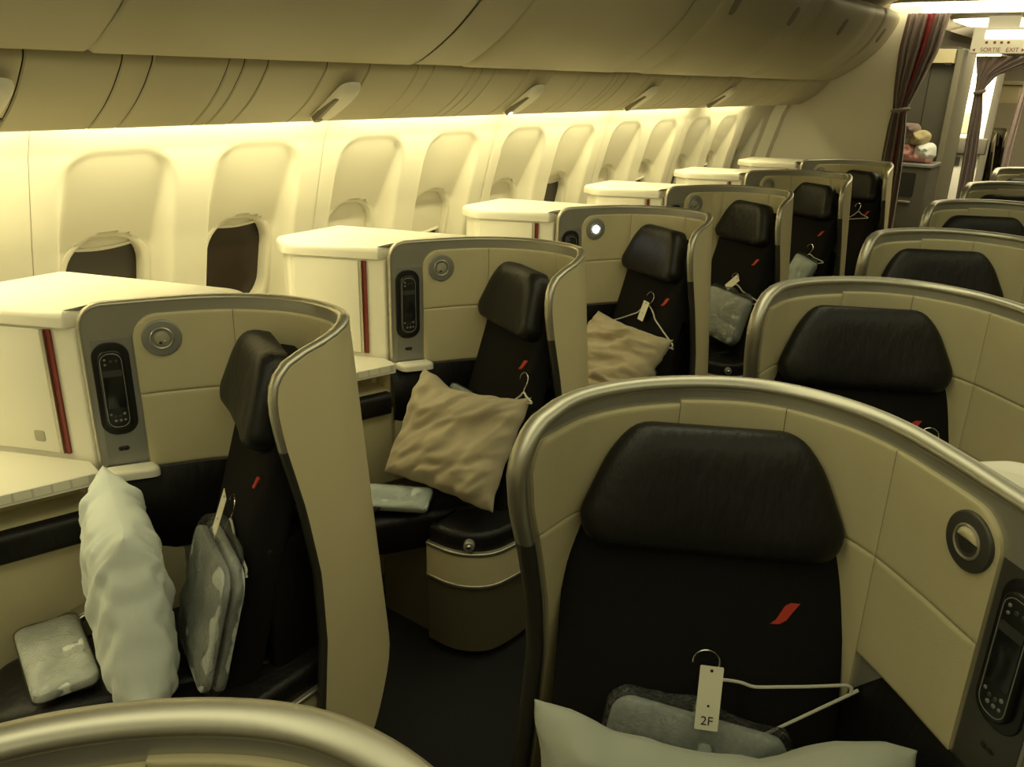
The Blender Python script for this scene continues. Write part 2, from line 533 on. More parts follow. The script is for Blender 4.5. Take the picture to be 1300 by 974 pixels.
PSU = [(-2.005, 1.842), (-2.012, 1.815), (-2.035, 1.785), (-2.075, 1.742), (-2.125, 1.700), (-2.18, 1.664), (-2.215, 1.645), (-2.235, 1.642), (-2.243, 1.655)]
PSU = [(p[0], p[1]) for p in catmull(PSU, 3)]
def psu_frame(y, f):
    i = min(int(f * (len(PSU) - 1)), len(PSU) - 2)
    a, b = Vector(PSU[i]), Vector(PSU[i + 1]); t = (a - b).normalized()
    return Frame((a.x, y, a.y), (0, 1, 0), (t.x, 0, t.y), (t.y, 0, -t.x))
def service_panels():
    root = struct_root('trim_1', (-2.1, 3.0, 1.74))
    cuts = [-1.6]
    p0 = 1.90 - 3 * PANEL
    offs = (-0.41, -0.36, -0.28, -0.06, 0.12, 0.35, 0.43)
    y = []
    for k in range(0, 8):
        for o in offs:
            v = p0 + PANEL * k + o
            if -1.55 < v < 7.0: y.append(v)
    y = [YMIN] + y + [7.08]
    for a, b in zip(y, y[1:]):
        V, F = [], []
        ys = [a + .0015, a + .005] + [b - .005, b - .0015]
        n = len(PSU)
        for yy in ys:
            e = min(yy - a, b - yy); d = -.004 * (1 - smooth(.001, .005, e))
            for q, (x, z) in enumerate(PSU):
                t = (Vector(PSU[max(0, q - 1)]) - Vector(PSU[min(n - 1, q + 1)])).normalized()
                V.append((x + t.y * d, yy, z - t.x * d))
        for k in range(3):
            for q in range(n - 1):
                F.append((k * n + q, k * n + q + 1, (k + 1) * n + q + 1, (k + 1) * n + q))
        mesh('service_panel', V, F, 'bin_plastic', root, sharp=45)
    mesh('backing', *extrude_profile([(x - .014, z + .012) for x, z in PSU], YMIN, 7.08, closed=False), 'dark_recess', root)
    for k in range(1, 7):
        yc = p0 + PANEL * k + 0.05
        if yc > 6.8: continue
        fr = psu_frame(yc, 0.50)
        P = [(1.2 * u, .92 * v + .025) for u, v in round_poly([(-.035, -.125), (.025, -.125), (.045, .02), (.045, .105), (-.03, .105)], .036, 6)]
        pod = mesh('light_pod', *puff(P, fr, .028, .006, p=3.2, q=.6, rings=7), 'wall_plastic', root)
        mesh('pod_slot', *plate(round_poly([(-.043, -.072), (-.008, -.072), (.006, .060), (-.032, .060)], .012, 4), fr, .004, .0225, .002), 'pod_shade', pod)
        lit = (k == 4)
        mesh('pod_lens', *puff(circle(.015, 20, -.024, -.056), fr, .0275, .0), 'lamp_lit' if lit else 'lens', pod)
        mesh('nozzle', *plate(circle(.006, 12, .062, -.045), fr, -.002, .004, .001), 'brown_base', pod)
service_panels()

def shell_room():
    struct('floor', *box((-2.66, YMIN, -0.05), (3.42, YMAX, 0.0)), 'carpet', flat=True)
    # ceiling: cove over the bins, then a shallow vault
    P = [(-1.72, 2.335), (-1.60, 2.37), (-1.35, 2.42), (-0.9, 2.46), (CX, 2.50), (1.76, 2.46), (2.21, 2.42), (2.46, 2.37), (2.60, 2.335), (2.60, 2.60), (-1.72, 2.60)]
    struct('ceiling', *extrude_profile(P, YMIN, YMAX), 'wall_plastic', sharp=50)
    # right-hand side of the cabin (never in the frame): closes the room
    P = [(2 * CX - wall_base(z), z) for z in (0, .6, 1.0, 1.27, 1.56, 1.75, 1.95)] + [(3.45, 1.95), (3.45, 0)]
    struct('wall_right', *extrude_profile(P, YMIN, YMAX), 'wall_plastic', sharp=50)
    P = [(2 * CX - x, z) for x, z in PSU[::-1] + BINFACE] + [(2.6, 2.34), (3.3, 2.34), (3.3, 1.7)]
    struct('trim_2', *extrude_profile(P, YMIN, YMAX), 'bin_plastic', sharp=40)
    struct('wall_front', *box((-2.56, YMIN - .06, 0), (3.42, YMIN, 2.6)), 'wall_plastic', flat=True)
    # bulkhead behind the last window seat
    P = [(-2.62, 0), (-1.44, 0), (-1.44, 2.36), (-2.62, 2.36)]
    fr = Frame((0, YBULK, 0), (1, 0, 0), (0, 0, 1), (0, -1, 0))
    struct('wall_back', *plate(P, fr, -.06, 0.0, .004), 'wall_plastic')
    # sidewall end trim beside the bulkhead
    V, F = extrude_profile([(wall_base(z) + d, z) for d, zz in ((0.0, (0.62, 1.0, 1.27, 1.56, 1.72)),) for z in zz] +
                           [(wall_base(z) + .09, z) for z in (1.72, 1.56, 1.27, 1.0, .62)], YBULK - .10, YBULK - .005)
    struct('trim_3', V, F, 'wall_plastic', sharp=50)
shell_room()

# ------------------------------------------------------------------ seat shells
ZT, ZB = 1.272, 0.16
class Chart:
    """the wall of a seat shell: s runs along its plan from the console end to the aisle end, z is the height"""
    def __init__(c, pts, sign, flare):
        dense = catmull([(x, y, 0) for x, y in pts], 24)
        acc = [0]
        for a, b in zip(dense, dense[1:]): acc.append(acc[-1] + (b - a).length)
        c.L = acc[-1]; c.sign = sign; c.flare = flare
        n = 240; c.P = []; j = 0
        for i in range(n + 1):
            t = c.L * i / n
            while j < len(acc) - 2 and acc[j + 1] < t: j += 1
            f = (t - acc[j]) / max(acc[j + 1] - acc[j], 1e-9)
            c.P.append(dense[j].lerp(dense[j + 1], f))
        c.n = n
    def pos(c, s):
        q = s / c.L * c.n
        if q <= 0: return c.P[0] + (c.P[1] - c.P[0]) * q
        if q >= c.n: return c.P[-1] + (c.P[-1] - c.P[-2]) * (q - c.n)
        i = int(q); return c.P[i].lerp(c.P[i + 1], q - i)
    def tan(c, s):
        return (c.pos(s + .012) - c.pos(s - .012)).normalized()
    def out(c, s):
        t = c.tan(s); return Vector((-t.y, t.x, 0)) * c.sign
    def M(c, s, z, off=0.0):
        f = c.flare * smooth(c.L * .45, c.L * .72, s)
        p = c.pos(s) + c.out(s) * (off + f * (ZT - z))
        return Vector((p.x, p.y, z))
    def frame(c, s, z, off):
        return Frame(c.M(s, z, off), c.tan(s), (0, 0, 1), -c.out(s))
def chart_solid(ch, slo, shi, zs, ns, a, b, edge=0.0, hem=False):
    """slab on the chart between the offsets a (outer) and b (inner, towards the seat)"""
    V, F = [], []
    nz = len(zs); n = ns + 1
    for off in (a, b):
        for j, z in enumerate(zs):
            s0, s1 = slo(z), shi(z)
            for i in range(n):
                t = i / ns
                s = s0 + (s1 - s0) * t
                o = off
                if edge and off == b:
                    e = min(s - s0, s1 - s, z - zs[0], zs[-1] - z)
                    o = a + (b - a) * (0.72 + 0.28 * math.sqrt(max(0, 1 - (1 - min(1, e / edge)) ** 2)))
                zz = z
                if hem and z < .6:
                    zb = .17 + .24 * smooth(ch.L - .14, ch.L - .32, s) if False else .17 + .24 * (1 - smooth(ch.L - .32, ch.L - .12, s))
                    zz = zb + (z - ZB) * (.6 - zb) / (.6 - ZB)
                V.append(ch.M(s, zz, o))
    def ix(k, j, i): return k * nz * n + j * n + i
    for k in (0, 1):
        for j in range(nz - 1):
            for i in range(ns):
                F.append((ix(k, j, i), ix(k, j, i + 1), ix(k, j + 1, i + 1), ix(k, j + 1, i)))
    for j in range(nz - 1):
        for i in (0, ns):
            F.append((ix(0, j, i), ix(1, j, i), ix(1, j + 1, i), ix(0, j + 1, i)))
    for j in (0, nz - 1):
        for i in range(ns):
            F.append((ix(0, j, i), ix(0, j, i + 1), ix(1, j, i + 1), ix(1, j, i)))
    return V, F

W_PTS = [(-1.915, .933), (-1.884, .985), (-1.828, 1.086), (-1.757, 1.189), (-1.66, 1.270), (-1.548, 1.312), (-1.431, 1.308), (-1.352, 1.262), (-1.323, 1.18), (-1.322, 1.08), (-1.322, 1.0)]
C_PTS = [(.097, 1.151), (-.007, 1.245), (-.087, 1.320), (-.179, 1.396), (-.270, 1.442), (-.378, 1.460), (-.476, 1.441), (-.572, 1.378), (-.648, 1.291), (-.694, 1.19), (-.702, 1.10), (-.702, 1.0)]
W_EDGE = [(.15, 1.06), (.20, 1.035), (.355, 1.035), (.54, 1.066), (.712, 1.073), (.887, 1.053), (1.055, 1.019), (1.138, 1.011), (1.18, 1.020), (1.20, 1.033), (1.22, 1.058), (1.235, 1.105), (1.245, 1.155), (1.254, 1.20), (1.262, 1.235), (1.272, 1.275)]
C_EDGE = [(.15, 1.09), (.25, 1.10), (.471, 1.111), (.615, 1.119), (.748, 1.121), (.889, 1.095), (1.009, 1.058), (1.106, 1.019), (1.187, 1.002), (1.22, 1.012), (1.249, 1.035), (1.262, 1.06), (1.272, 1.12)]
WCH = Chart(W_PTS, 1, 0.075)
CCH = Chart(C_PTS, -1, 0.06)

def seat_frame(cx, cy, deg, rec=16, z=1.03):
    a, r = math.radians(deg), math.radians(rec)
    d = Vector((math.sin(a), -math.cos(a), 0)); R = Vector((-d.y, d.x, 0))
    U = Vector((0, 0, 1)) * math.cos(r) - d * math.sin(r)
    N = d * math.cos(r) + Vector((0, 0, 1)) * math.sin(r)
    f = Frame((cx, cy, z), R, U, N); f.d = d; f.R = R
    return f
FW = seat_frame(-1.546, 1.082, -27)
FC = seat_frame(-.45, 1.265, 28)

def build_shell(root, ch, edge, seams):
    L = ch.L; yend = ch.P[-1].y
    def shi(z): return L - (interp(edge, z) - yend)
    def slo(z):
        r = .05
        return 0 if z < ZT - r else r - math.sqrt(max(0, r * r - (z - ZT + r) ** 2))
    zs = [ZB + (1.15 - ZB) * k / 18 for k in range(18)] + [1.15, 1.18, 1.20, 1.22, 1.235, 1.245, 1.254, 1.262, 1.268, 1.272]
    mesh('shell', *chart_solid(ch, slo, shi, zs, 64, 0.0, -.014, hem=True), 'cream_shell', root, sharp=50)
    mesh('inner_frame', *chart_solid(ch, slo, lambda z: shi(z) - .004, zs, 64, -.014, -.026, hem=True), 'frame_metal', root, sharp=50)
    # metal rim around the edge
    path = []
    for z in [.86, 1.0, 1.1, 1.18, 1.22, 1.235, 1.25, 1.26, 1.268]: path.append((slo(z), z))
    s0, s1 = slo(ZT), shi(ZT)
    for k in range(61): path.append((s0 + (s1 - s0) * k / 60, ZT))
    for z in [1.268, 1.262, 1.254, 1.245, 1.235, 1.22, 1.20, 1.18, 1.15, 1.12] + [1.08 - .045 * k for k in range(20)] + [.2, .165]: path.append((shi(z), z))
    V, F = [], []; n = 12
    c0 = [ch.M(s, z, -.013) for s, z in path]
    for i, (s, z) in enumerate(path):
        t = (c0[min(i + 1, len(c0) - 1)] - c0[max(i - 1, 0)]).normalized()
        nn = ch.out(min(max(s, 0), L)); nn = (nn - t * nn.dot(t)).normalized(); b = t.cross(nn)
        wide = .0140 if ch is WCH else .0195
        for k in range(n):
            a = 2 * PI * k / n
            V.append(c0[i] + nn * wide * math.cos(a) + b * (.0085 if ch is WCH else .0135) * math.sin(a))
    cut = [i for i, (q, z) in enumerate(path) if i > 40 and z < 1.05][0]
    def piece(name, a, b, m):
        vv = V[a * n:(b + 1) * n]; ff = []
        for i in range(b - a):
            for k in range(n):
                l = (k + 1) % n
                ff.append((i * n + k, i * n + l, (i + 1) * n + l, (i + 1) * n + k))
        ff.append(tuple(range(n))); ff.append(tuple((b - a) * n + k for k in range(n)))
        return mesh(name, vv, ff, m, root, sharp=60)
    piece('rim', 0, cut, 'silver'); piece('rim_dark_reflection', cut, len(path) - 1, 'rim_reflecting_dark')  # lower rim coloured dark to stand for the floor mirrored in it
    # padded liner, one piece per panel
    def zl(a, b): return [a + .000001 * 0, a + .004, a + .010] + [a + .010 + (b - a - .02) * k / 8 for k in range(1, 8)] + [b - .010, b - .004, b]
    top = 1.243; mid = 1.042; bot = .845
    sP = .105 if ch is WCH else .119
    dk = .054 if ch is WCH else .064
    sA, sB, sC, sD = sP + .003, seams[0], seams[1], seams[2]
    g = .0007
    def corner(z, s):
        r = .06
        return s if z < top - r else s + r - math.sqrt(max(0, r * r - (z - top + r) ** 2))
    def addp(a, b, z0, z1, fa=None, fb=None):
        fa = fa or (lambda z: a + g); fb = fb or (lambda z: b - g)
        zz = zl(z0, z1)
        if z1 == top: zz = sorted(set(zz + [top - .045, top - .03, top - .02, top - .002]))
        mesh('liner_panel', *chart_solid(ch, fa, fb, zz, 22, -.026, -.035, edge=.005), 'cream_liner', root, sharp=70)
    edgeS = lambda z: min(shi(z) - .022, shi(1.19) - .02 if z > 1.19 else 9)
    addp(sA, sB, mid + g, top, fa=lambda z: corner(z, sA))
    addp(sA, sB, bot, mid - g)
    addp(sB, sC, mid + g, top); addp(sB, sC, .60, mid - g)
    addp(sC, sD, mid + g, top); addp(sC, sD, .60, mid - g)
    def tail(z):
        # liner on the aisle wing follows its curved edge
        return min(shi(z) - .020, shi(1.25) - .012 if z > 1.25 else 9)
    addp(sD, L, mid + g, 1.236, fb=tail); addp(sD, L, .42, mid - g, fb=tail)
    # console end: grey control plate with the handset dock
    cp = mesh('control_panel', *chart_solid(ch, lambda z: max(slo(z), .004) + .012, lambda z: sP, [.84, .86, .9, 1.0, 1.1, 1.18, 1.19], 6, -.026, -.0275), 'grey_metal' if ch is WCH else 'dark_metal', root, sharp=50)
    fr = ch.frame(dk, 1.063, -.0275)
    mesh('handset_dock', *plate(rrect(.083, .238, .036, 8), fr, -.002, .004, .002), 'black_plastic', cp)
    f2 = ch.frame(dk, .905, -.0275)
    so = mesh('audio_socket', *plate(rrect(.026, .012, .006, 6), f2, -.002, .0015, .001), 'dark_recess', cp)
    for u in (-.006, .006): mesh('jack', *plate(circle(.0035, 10, u, 0), f2, .0, .0025), 'black_plastic', so)
    return cp
def reading_light(root, ch, s, lit=False, eyelid=False):
    fr = ch.frame(s, 1.183, -.035)
    b = mesh('reading_light', *plate(circle(.046, 40), fr, -.006, .006, .004), 'dark_metal' if eyelid else 'grey_metal', root)
    mesh('light_ring', *tube([fr.p(.025 * math.cos(2 * PI * k / 28), .025 * math.sin(2 * PI * k / 28), .006) for k in range(28)], .0028, 6, closed=True), 'silver', b)
    mesh('light_lens', *puff(circle(.023, 28), fr, .009, .0, p=2, q=.5), 'lamp_lit' if lit else ('dark_recess' if eyelid else 'lens'), b)
    if eyelid:
        P = [(u, v) for u, v in circle(.0235, 40) if v > .0] + []
        P = [(.0235 * math.cos(PI * k / 20), .002 + .0215 * math.sin(PI * k / 20)) for k in range(21)]
        mesh('eyelid', *puff(P, fr, .014, .002, p=2, q=.5), 'cream_liner', b)
    else:
        for (u, v, r) in ((-.004, -.010, .005), (.006, -.007, .004)):
            if not lit: mesh('light_pivot', *puff(circle(r, 12, u, v), fr, .012, .004), 'dark_recess' if u < 0 else 'chrome', b)
    return b

def logo_outline():
    return [(-.026, -.021), (-.010, -.020), (.002, -.012), (.012, .004), (.024, .021), (.008, .021), (-.002, .015), (-.010, .0), (-.016, -.012)]

def build_seat(root, fr, cush, wide=.47, kind='w'):
    # backrest
    lo = .24 if kind == 'w' else wide / 2 + .01
    P = round_poly([(-wide / 2 - .01, -.60), (lo, -.60), (wide / 2, -.05), (.20, .14), (-.20, .14), (-wide / 2, -.05)], [.02, .02, .05, .04, .04, .05], 5)
    f = fr.moved(n=-.075)
    back = mesh('backrest', *puff(P, f, .045, .05, p=9, q=.5, rings=8, base=.02), 'black_fabric', root, sharp=70)
    f2 = fr.moved(u=.150 if kind == 'c' else .145, v=-.134 if kind == 'c' else -.095, n=-.030)
    mesh('woven_mark', *plate([(u * (1.0 if kind == 'c' else .85), v * (1 if kind == 'c' else .9)) for u, v in logo_outline()], f2, -.004, .0012), 'red', back)
    # headrest: six-sided leather pad with swept cheeks
    k = .80 if kind == 'w' else 1.0
    lowv = .026 if kind == 'w' else .008
    H = round_poly([(k * a, b + (lowv if b < 0 else 0)) for a, b in [(-.215, -.040), (-.10, -.046), (.10, -.046), (.215, -.040), (.240, .02), (.190, .145), (.145, .198), (-.145, .198), (-.190, .145), (-.240, .02)]],
                   [.03, .02, .02, .03, .03, .05, .03, .03, .05, .03], 4)
    hr = mesh('headrest', *puff(H, fr.moved(n=-.045), .062 if kind == 'w' else .055, .008 if kind == 'w' else .035, p=7 if kind == 'w' else 5, q=.5, rings=12, base=.012, wob=.004, seed=3, ws=9, curve=.02), 'black_leather', root, sharp=75)
    kk = k
    HB = round_poly([(kk * .8 * a, b) for a, b in [(-.225, -.04), (.225, -.04), (.225, .03), (.165, .175), (-.165, .175), (-.225, .03)]], .03, 4)
    mesh('headrest_back', *puff(HB, fr.moved(n=-.10), .03, .03, p=8, q=.5, rings=6, base=.015), 'black_fabric', root)
    # cushion
    f3 = Frame((0, 0, .43), (1, 0, 0), (0, 1, 0))
    mesh('seat_cushion', *puff(round_poly(cush, .05, 5), f3, .055, .10, p=7, q=.5, rings=9, base=.02), 'black_leather', root, sharp=75)

def handset(ch, off, label, group, shift):
    fr = ch.frame(.054 if ch is WCH else .064, 1.063, -.0335); fr.O = fr.O + Vector(shift)
    r = thing('handset', label, 'remote control', fr.O, group)
    mesh('handset_body', *plate(rrect(.056, .205, .024, 8), fr, -.0005, .009, .004), 'black_plastic', r)
    mesh('bezel', *tube([fr.p(u, v, .0085) for u, v in rrect(.047, .188, .020, 8)], .0011, 5, closed=True), 'grey_metal', r)
    mesh('screen', *plate(rrect(.042, .098, .004, 3, 0, .004), fr, .006, .0098, .0005), 'screen', r)
    mesh('screen_bar', *plate(rrect(.042, .016, .002, 2, 0, .045), fr, .006, .0102), 'screen_grey', r)
    for (u, v, q) in ((-.012, .075, .0042), (.0, .075, .0042), (.013, .080, .003), (.013, .068, .003), (-.014, -.060, .0036), (-.004, -.066, .0042), (.007, -.066, .0042), (-.004, -.077, .0036), (.007, -.077, .0036), (.016, -.060, .003), (-.014, -.076, .003)):
        mesh('button', *plate(circle(q, 10, u * ch.sign * -1, v), fr, .006, .0105, .001), 'button_grey' if q < .0037 else 'screen_grey', r)
    return r

W_ROWS = [0, 1.045, 2.08, 3.13, 4.26, 5.37]
C_ROWS = [-1.075, 0, 1.09, 2.20, 3.33, 4.40, 5.62]
W_CUSH = [(-1.90, .60), (-1.73, .49), (-1.66, .54), (-1.44, .88), (-1.36, 1.02), (-1.40, 1.16), (-1.70, 1.18), (-1.775, .95)]

def prism(poly, z0, z1, bev=.0, r=0.0, both=False):
    P = round_poly(poly, r, 5) if r else poly
    return plate(P, Frame((0, 0, 0), (1, 0, 0), (0, 1, 0)), z0, z1, bev, both=both)

def window_seat():
    r = thing('window_suite', '', 'airline seat', (-1.55, 1.0, 0))
    build_shell(r, WCH, W_EDGE, (.353, .62, .83))
    reading_light(r, WCH, .174)
    build_seat(r, FW, W_CUSH, wide=.385, kind='w')
    # aisle-side base: storage box with two metal strips and a black padded lid
    P = [(-1.53, .665), (-1.41, .665), (-1.315, .725), (-1.290, .85), (-1.290, 1.22), (-1.53, 1.22)]
    R6 = [.01, .05, .07, .05, .01, .01]
    b = mesh('base_box', *prism(P, .285, .40, 0, R6), 'cream_liner', r, sharp=50)
    lower = [(-1.53, .672), (-1.415, .672), (-1.322, .73), (-1.297, .85), (-1.297, 1.22), (-1.53, 1.22)]
    mesh('base_skirt', *prism(lower, .035, .285, 0, R6), 'brown_base', r, sharp=50)
    for z in (.278, .394):
        o = mesh('metal_strip', *prism([(x * 1.0 + (.004 if x > -1.4 else 0), y - (.004 if y < .7 else 0)) for x, y in P], z, z + .014, .004, R6, both=True), 'silver', b)
    lid = mesh('armrest_lid', *prism([(-1.525, .675), (-1.42, .675), (-1.325, .735), (-1.300, .85), (-1.300, 1.2), (-1.525, 1.2)], .408, .470, .02, R6), 'black_leather', r)
    fb = Frame((-1.372, .690, .437), (.84, .54, 0), (0, 0, 1), (.54, -.84, 0))
    bt = mesh('recline_button', *plate(circle(.017, 24), fb, -.012, .012, .003), 'grey_metal', r)
    mesh('button_cap', *puff(circle(.012, 20), fb, .016, .0), 'chrome', bt)
    mesh('aisle_filler', *prism([(-1.395, .99), (-1.352, .985), (-1.350, 1.21), (-1.43, 1.24), (-1.46, 1.10)], .36, .80, .02, .02), 'black_leather', r)  # black filler block added inside the wing, covers its pale lower liner
    # foot well and plinth
    mesh('plinth', *prism([(-1.80, .74), (-1.54, .735), (-1.54, 1.15), (-1.74, 1.15)], 0.0, .34, .01, .02), 'brown_base', r)
    mesh('base_foot', *prism([(-1.50, .72), (-1.42, .72), (-1.34, .78), (-1.32, .9), (-1.32, 1.2), (-1.5, 1.2)], 0, .04, 0, .03), 'black_plastic', r)
    # armrest under the liner, sloping to the rail
    V, F = [], []
    n = 10
    for k in range(n + 1):
        t = k / n
        A = WCH.M(-.012 + .44 * t, .838, -.030)
        B = Vector((-1.853 + .110 * t, .878 + .285 * t, .775))
        A2 = WCH.M(-.012 + .44 * t, .60, -.030)
        V += [A, B, B + Vector((.004, 0, -.07)), A2]
    for k in range(n):
        for q in range(4):
            F.append((4 * k + q, 4 * k + (q + 1) % 4, 4 * k + 4 + (q + 1) % 4, 4 * k + 4 + q))
    F += [(0, 1, 2, 3), (4 * n, 4 * n + 1, 4 * n + 2, 4 * n + 3)]
    mesh('side_armrest', V, F, 'black_leather', r, sharp=40)
    # small ledge under the grey control plate
    mesh('control_ledge', *prism([(-1.893, .922), (-1.838, .912), (-1.775, 1.010), (-1.832, 1.022)], .838, .862, .010, [.004, .02, .03, .004]), 'white_plastic', r, sharp=50)
    # lower wall beside the cushion
    mesh('side_panel', *prism([(-1.868, .893), (-1.800, 1.10), (-1.825, 1.11), (-1.892, .90)], .05, .70), 'cream_liner', r, sharp=30)
    return r
def side_console():
    r = thing('side_console', '', 'console', (-2.15, .9, 0))
    body = [(-1.922, .922), (-2.12, .832), (-2.235, .775), (-2.335, .83), (-2.345, 1.125), (-2.05, 1.235), (-1.83, 1.23), (-1.885, 1.11), (-1.945, 1.01)]
    mesh('cabinet', *prism(body, .30, 1.215, .004, [.01, .04, .02, .02, .02, .03, .02, .02, .02]), 'white_plastic', r, sharp=40)
    top = [(-1.932, .905), (-2.12, .817), (-2.24, .757), (-2.355, .82), (-2.365, 1.13), (-1.83, 1.322), (-1.755, 1.30), (-1.80, 1.215), (-1.876, 1.10), (-1.942, .985)]
    mesh('console_top', *prism(top, 1.216, 1.255, .018, [.01, .05, .04, .03, .03, .05, .02, .02, .02, .02]), 'white_plastic', r, sharp=50)
    # door on the slanting face, red strip, latch
    a, b = Vector((-1.985, .8933, 0)), Vector((-2.12, .832, 0))
    u = (b - a).normalized(); n = Vector((u.y, -u.x, 0))
    if n.y > 0: n = -n
    f = Frame(a, u, (0, 0, 1), n)
    d = mesh('door', *plate([(p, q) for p, q in rrect(.235, .325, .006, 3, .1405, 1.045)], f, -.004, .008, .003), 'white_plastic', r)
    mesh('door_latch', *plate(rrect(.030, .030, .006, 4, .075, .925), f, .004, .0095, .001), 'lens', d)
    mesh('red_strip', *plate(rrect(.014, .325, .001, 1, .004, 1.045), f, -.004, .006), 'dark_red', r)
    mesh('strip_edge', *plate(rrect(.008, .325, .001, 1, .0155, 1.045), f, -.004, .012), 'silver', r)
    # side table
    cnt = [(-1.850, .893), (-1.922, .66), (-2.02, .30), (-2.44, .30), (-2.44, .90), (-2.36, .90), (-2.345, .822), (-2.232, .765), (-2.12, .822), (-1.925, .910)]
    mesh('side_table', *prism(cnt, .840, .872, .006, [.015, .02, .01, .01, .01, .01, .01, .01, .01, .005]), 'white_plastic', r, sharp=45)
    e = Vector((-1.838 + 2.02, .900 - .30, 0)).normalized()
    ne = Vector((e.y, -e.x, 0))
    fe = Frame(Vector((-1.8865, .775, .858)), e, (0, 0, 1), ne)
    tab = mesh('label_strip', *plate(rrect(.22, .024, .002, 2), fe, -.004, .0012), 'wire_white', r)
    for k in range(5): mesh('label', *plate(rrect(.036, .019, .001, 1, -.088 + .041 * k, .0), fe, .0, .0022), 'paper', tab)
    # open pocket under the table edge
    V, F = [], []
    pk = [(-1.862, .872), (-1.922, .66), (-2.02, .30)]
    for (x, y) in pk:
        o = Vector((-.115, .035, 0))
        V += [Vector((x, y, .846)) + Vector((-.006, .002, 0)), Vector((x, y, .846)) + o, Vector((x, y, .772)) + o, Vector((x, y, .772)) + Vector((-.006, .002, 0))]
    for k in range(2):
        for q in (0, 1, 2): F.append((4 * k + q, 4 * k + q + 1, 4 * k + 5 + q, 4 * k + 4 + q))
    F.append((0, 1, 2, 3)); F.append((8, 9, 10, 11))
    mesh('pocket', V, F, 'cream_liner', r, sharp=30)
    # black padded rail and the cream wall under it
    path = [(-2.03, .30), (-1.912, .675), (-1.855, .862)]
    V, F = [], []
    sec = rrect(.050, .080, .020, 4)
    for i, (x, y) in enumerate(path):
        for (uu, vv) in sec: V.append((x - .018 + uu * .95, y + .005 - uu * .3, .733 + vv))
    n = len(sec)
    for i in range(len(path) - 1):
        for k in range(n): F.append((i * n + k, i * n + (k + 1) % n, (i + 1) * n + (k + 1) % n, (i + 1) * n + k))
    F.append(tuple(range(n))); F.append(tuple((len(path) - 1) * n + k for k in range(n)))
    mesh('padded_rail', V, F, 'black_leather', r, sharp=50)
    wl = [(-2.05, .30), (-1.936, .675), (-1.874, .880), (-1.898, .888), (-1.96, .68), (-2.07, .30)]
    mesh('lower_wall', *prism(wl, .05, .70), 'cream_liner', r, sharp=30)
    return r
def centre_seat():
    r = thing('centre_suite', '', 'airline seat', (-.40, 1.1, 0))
    build_shell(r, CCH, C_EDGE, (.363, .60, .815))
    d, R = FC.d, FC.R
    def q(u, w): p = Vector((-.45, 1.265, 0)) + R * u + d * w; return (p.x, p.y)
    cush = [q(-.25, .70), q(.25, .70), q(.26, .10), q(.24, .0), q(-.24, .0), q(-.26, .10)]
    build_seat(r, FC, cush, wide=.52, kind='c')
    mesh('plinth', *prism([q(-.24, .62), q(.24, .62), q(.24, .02), q(-.24, .02)], 0, .34, .01, .03), 'brown_base', r)
    V, F = [], []; n = 10
    for k in range(n + 1):
        t = k / n
        A = CCH.M(.03 + .37 * t, .845 - .13 * max(0, t - .70) / .3, -.030); A2 = CCH.M(.03 + .37 * t, .5, -.030)
        w = .060 - .04 * t
        B = CCH.M(.03 + .37 * t, .70 - .08 * t, -.030 - w); B2 = CCH.M(.03 + .37 * t, .5, -.030 - w)
        V += [A, B, B2, A2]
    for k in range(n):
        for s in range(4): F.append((4 * k + s, 4 * k + (s + 1) % 4, 4 * k + 4 + (s + 1) % 4, 4 * k + 4 + s))
    F += [(0, 1, 2, 3), (4 * n, 4 * n + 1, 4 * n + 2, 4 * n + 3)]
    mesh('side_armrest', V, F, 'black_leather', r, sharp=40)
    # aisle-side armrest
    mesh('aisle_armrest', *prism([(-.668, .70), (-.60, .66), (-.57, .72), (-.60, 1.10), (-.672, 1.14)], .05, .47, .02, .02), 'black_leather', r)
    return r
def centre_console():
    r = thing('centre_console', '', 'console', (.25, 1.35, 0))
    body = [(.115, 1.158), (.745, 1.158), (.96, 1.38), (.90, 1.43), (-.04, 1.43), (-.10, 1.375)]
    mesh('cabinet', *prism(body, .0, 1.210, .004, .02), 'white_plastic', r, sharp=40)
    mesh('console_top', *prism([(.112, 1.162), (.748, 1.162), (.97, 1.38), (.90, 1.45), (-.04, 1.45), (-.11, 1.385)], 1.211, 1.245, .015, .02), 'white_plastic', r, sharp=50)
    return r

wlabs = ['window suite nearest the viewer at left, grey-blue pillow standing on its seat',
         'second window suite from the left, tilted beige pillow and pale blue packet on its seat',
         'third window suite from the left, with the glowing white reading light',
         'fourth window suite from the left, film-wrapped bundle and hanger on its seat',
         'fifth window suite from the left, second to last before the bulkhead',
         'last window suite, against the bulkhead beside the tied curtain']
clabs = ['nearest suite, only its curved rim cuts the bottom left corner of the picture',
         'large suite in front at right, hanger with the 2F tag on its seat',
         'suite directly behind the large front one at right, red mark half hidden by a rim',
         'third suite from the front in the right-hand column, headrest seen over the rims',
         'fourth suite from the front in the right-hand column',
         'fifth suite from the front in the right-hand column, thin rim and dark headrest top',
         'farthest suite of the right-hand column, only a sliver of rim at the edge']
kl = ['white side console with dark red strip, at the left edge of the picture',
      'white side console with red strip behind the nearest window suite',
      'white side console beside the suite with the glowing light',
      'white side console fourth from the left, small red strip showing',
      'white side console fifth from the left, seen as a thin bright top',
      'white side console farthest back, against the bulkhead']
g1, g2, g3, g4 = 'window suites in a row along the wall', 'centre suites in a row at right', 'side consoles along the windows', 'consoles between the centre suites'
ws = window_seat(); ws['label'] = wlabs[0]; ws['group'] = g1
kc = side_console(); kc['label'] = kl[0]; kc['group'] = g3
cs = centre_seat(); cs['label'] = clabs[1]; cs['group'] = g2
reading_light(cs, CCH, .174, eyelid=True)
cc = centre_console(); cc['label'] = 'pale console top just behind the large front suite at right edge'
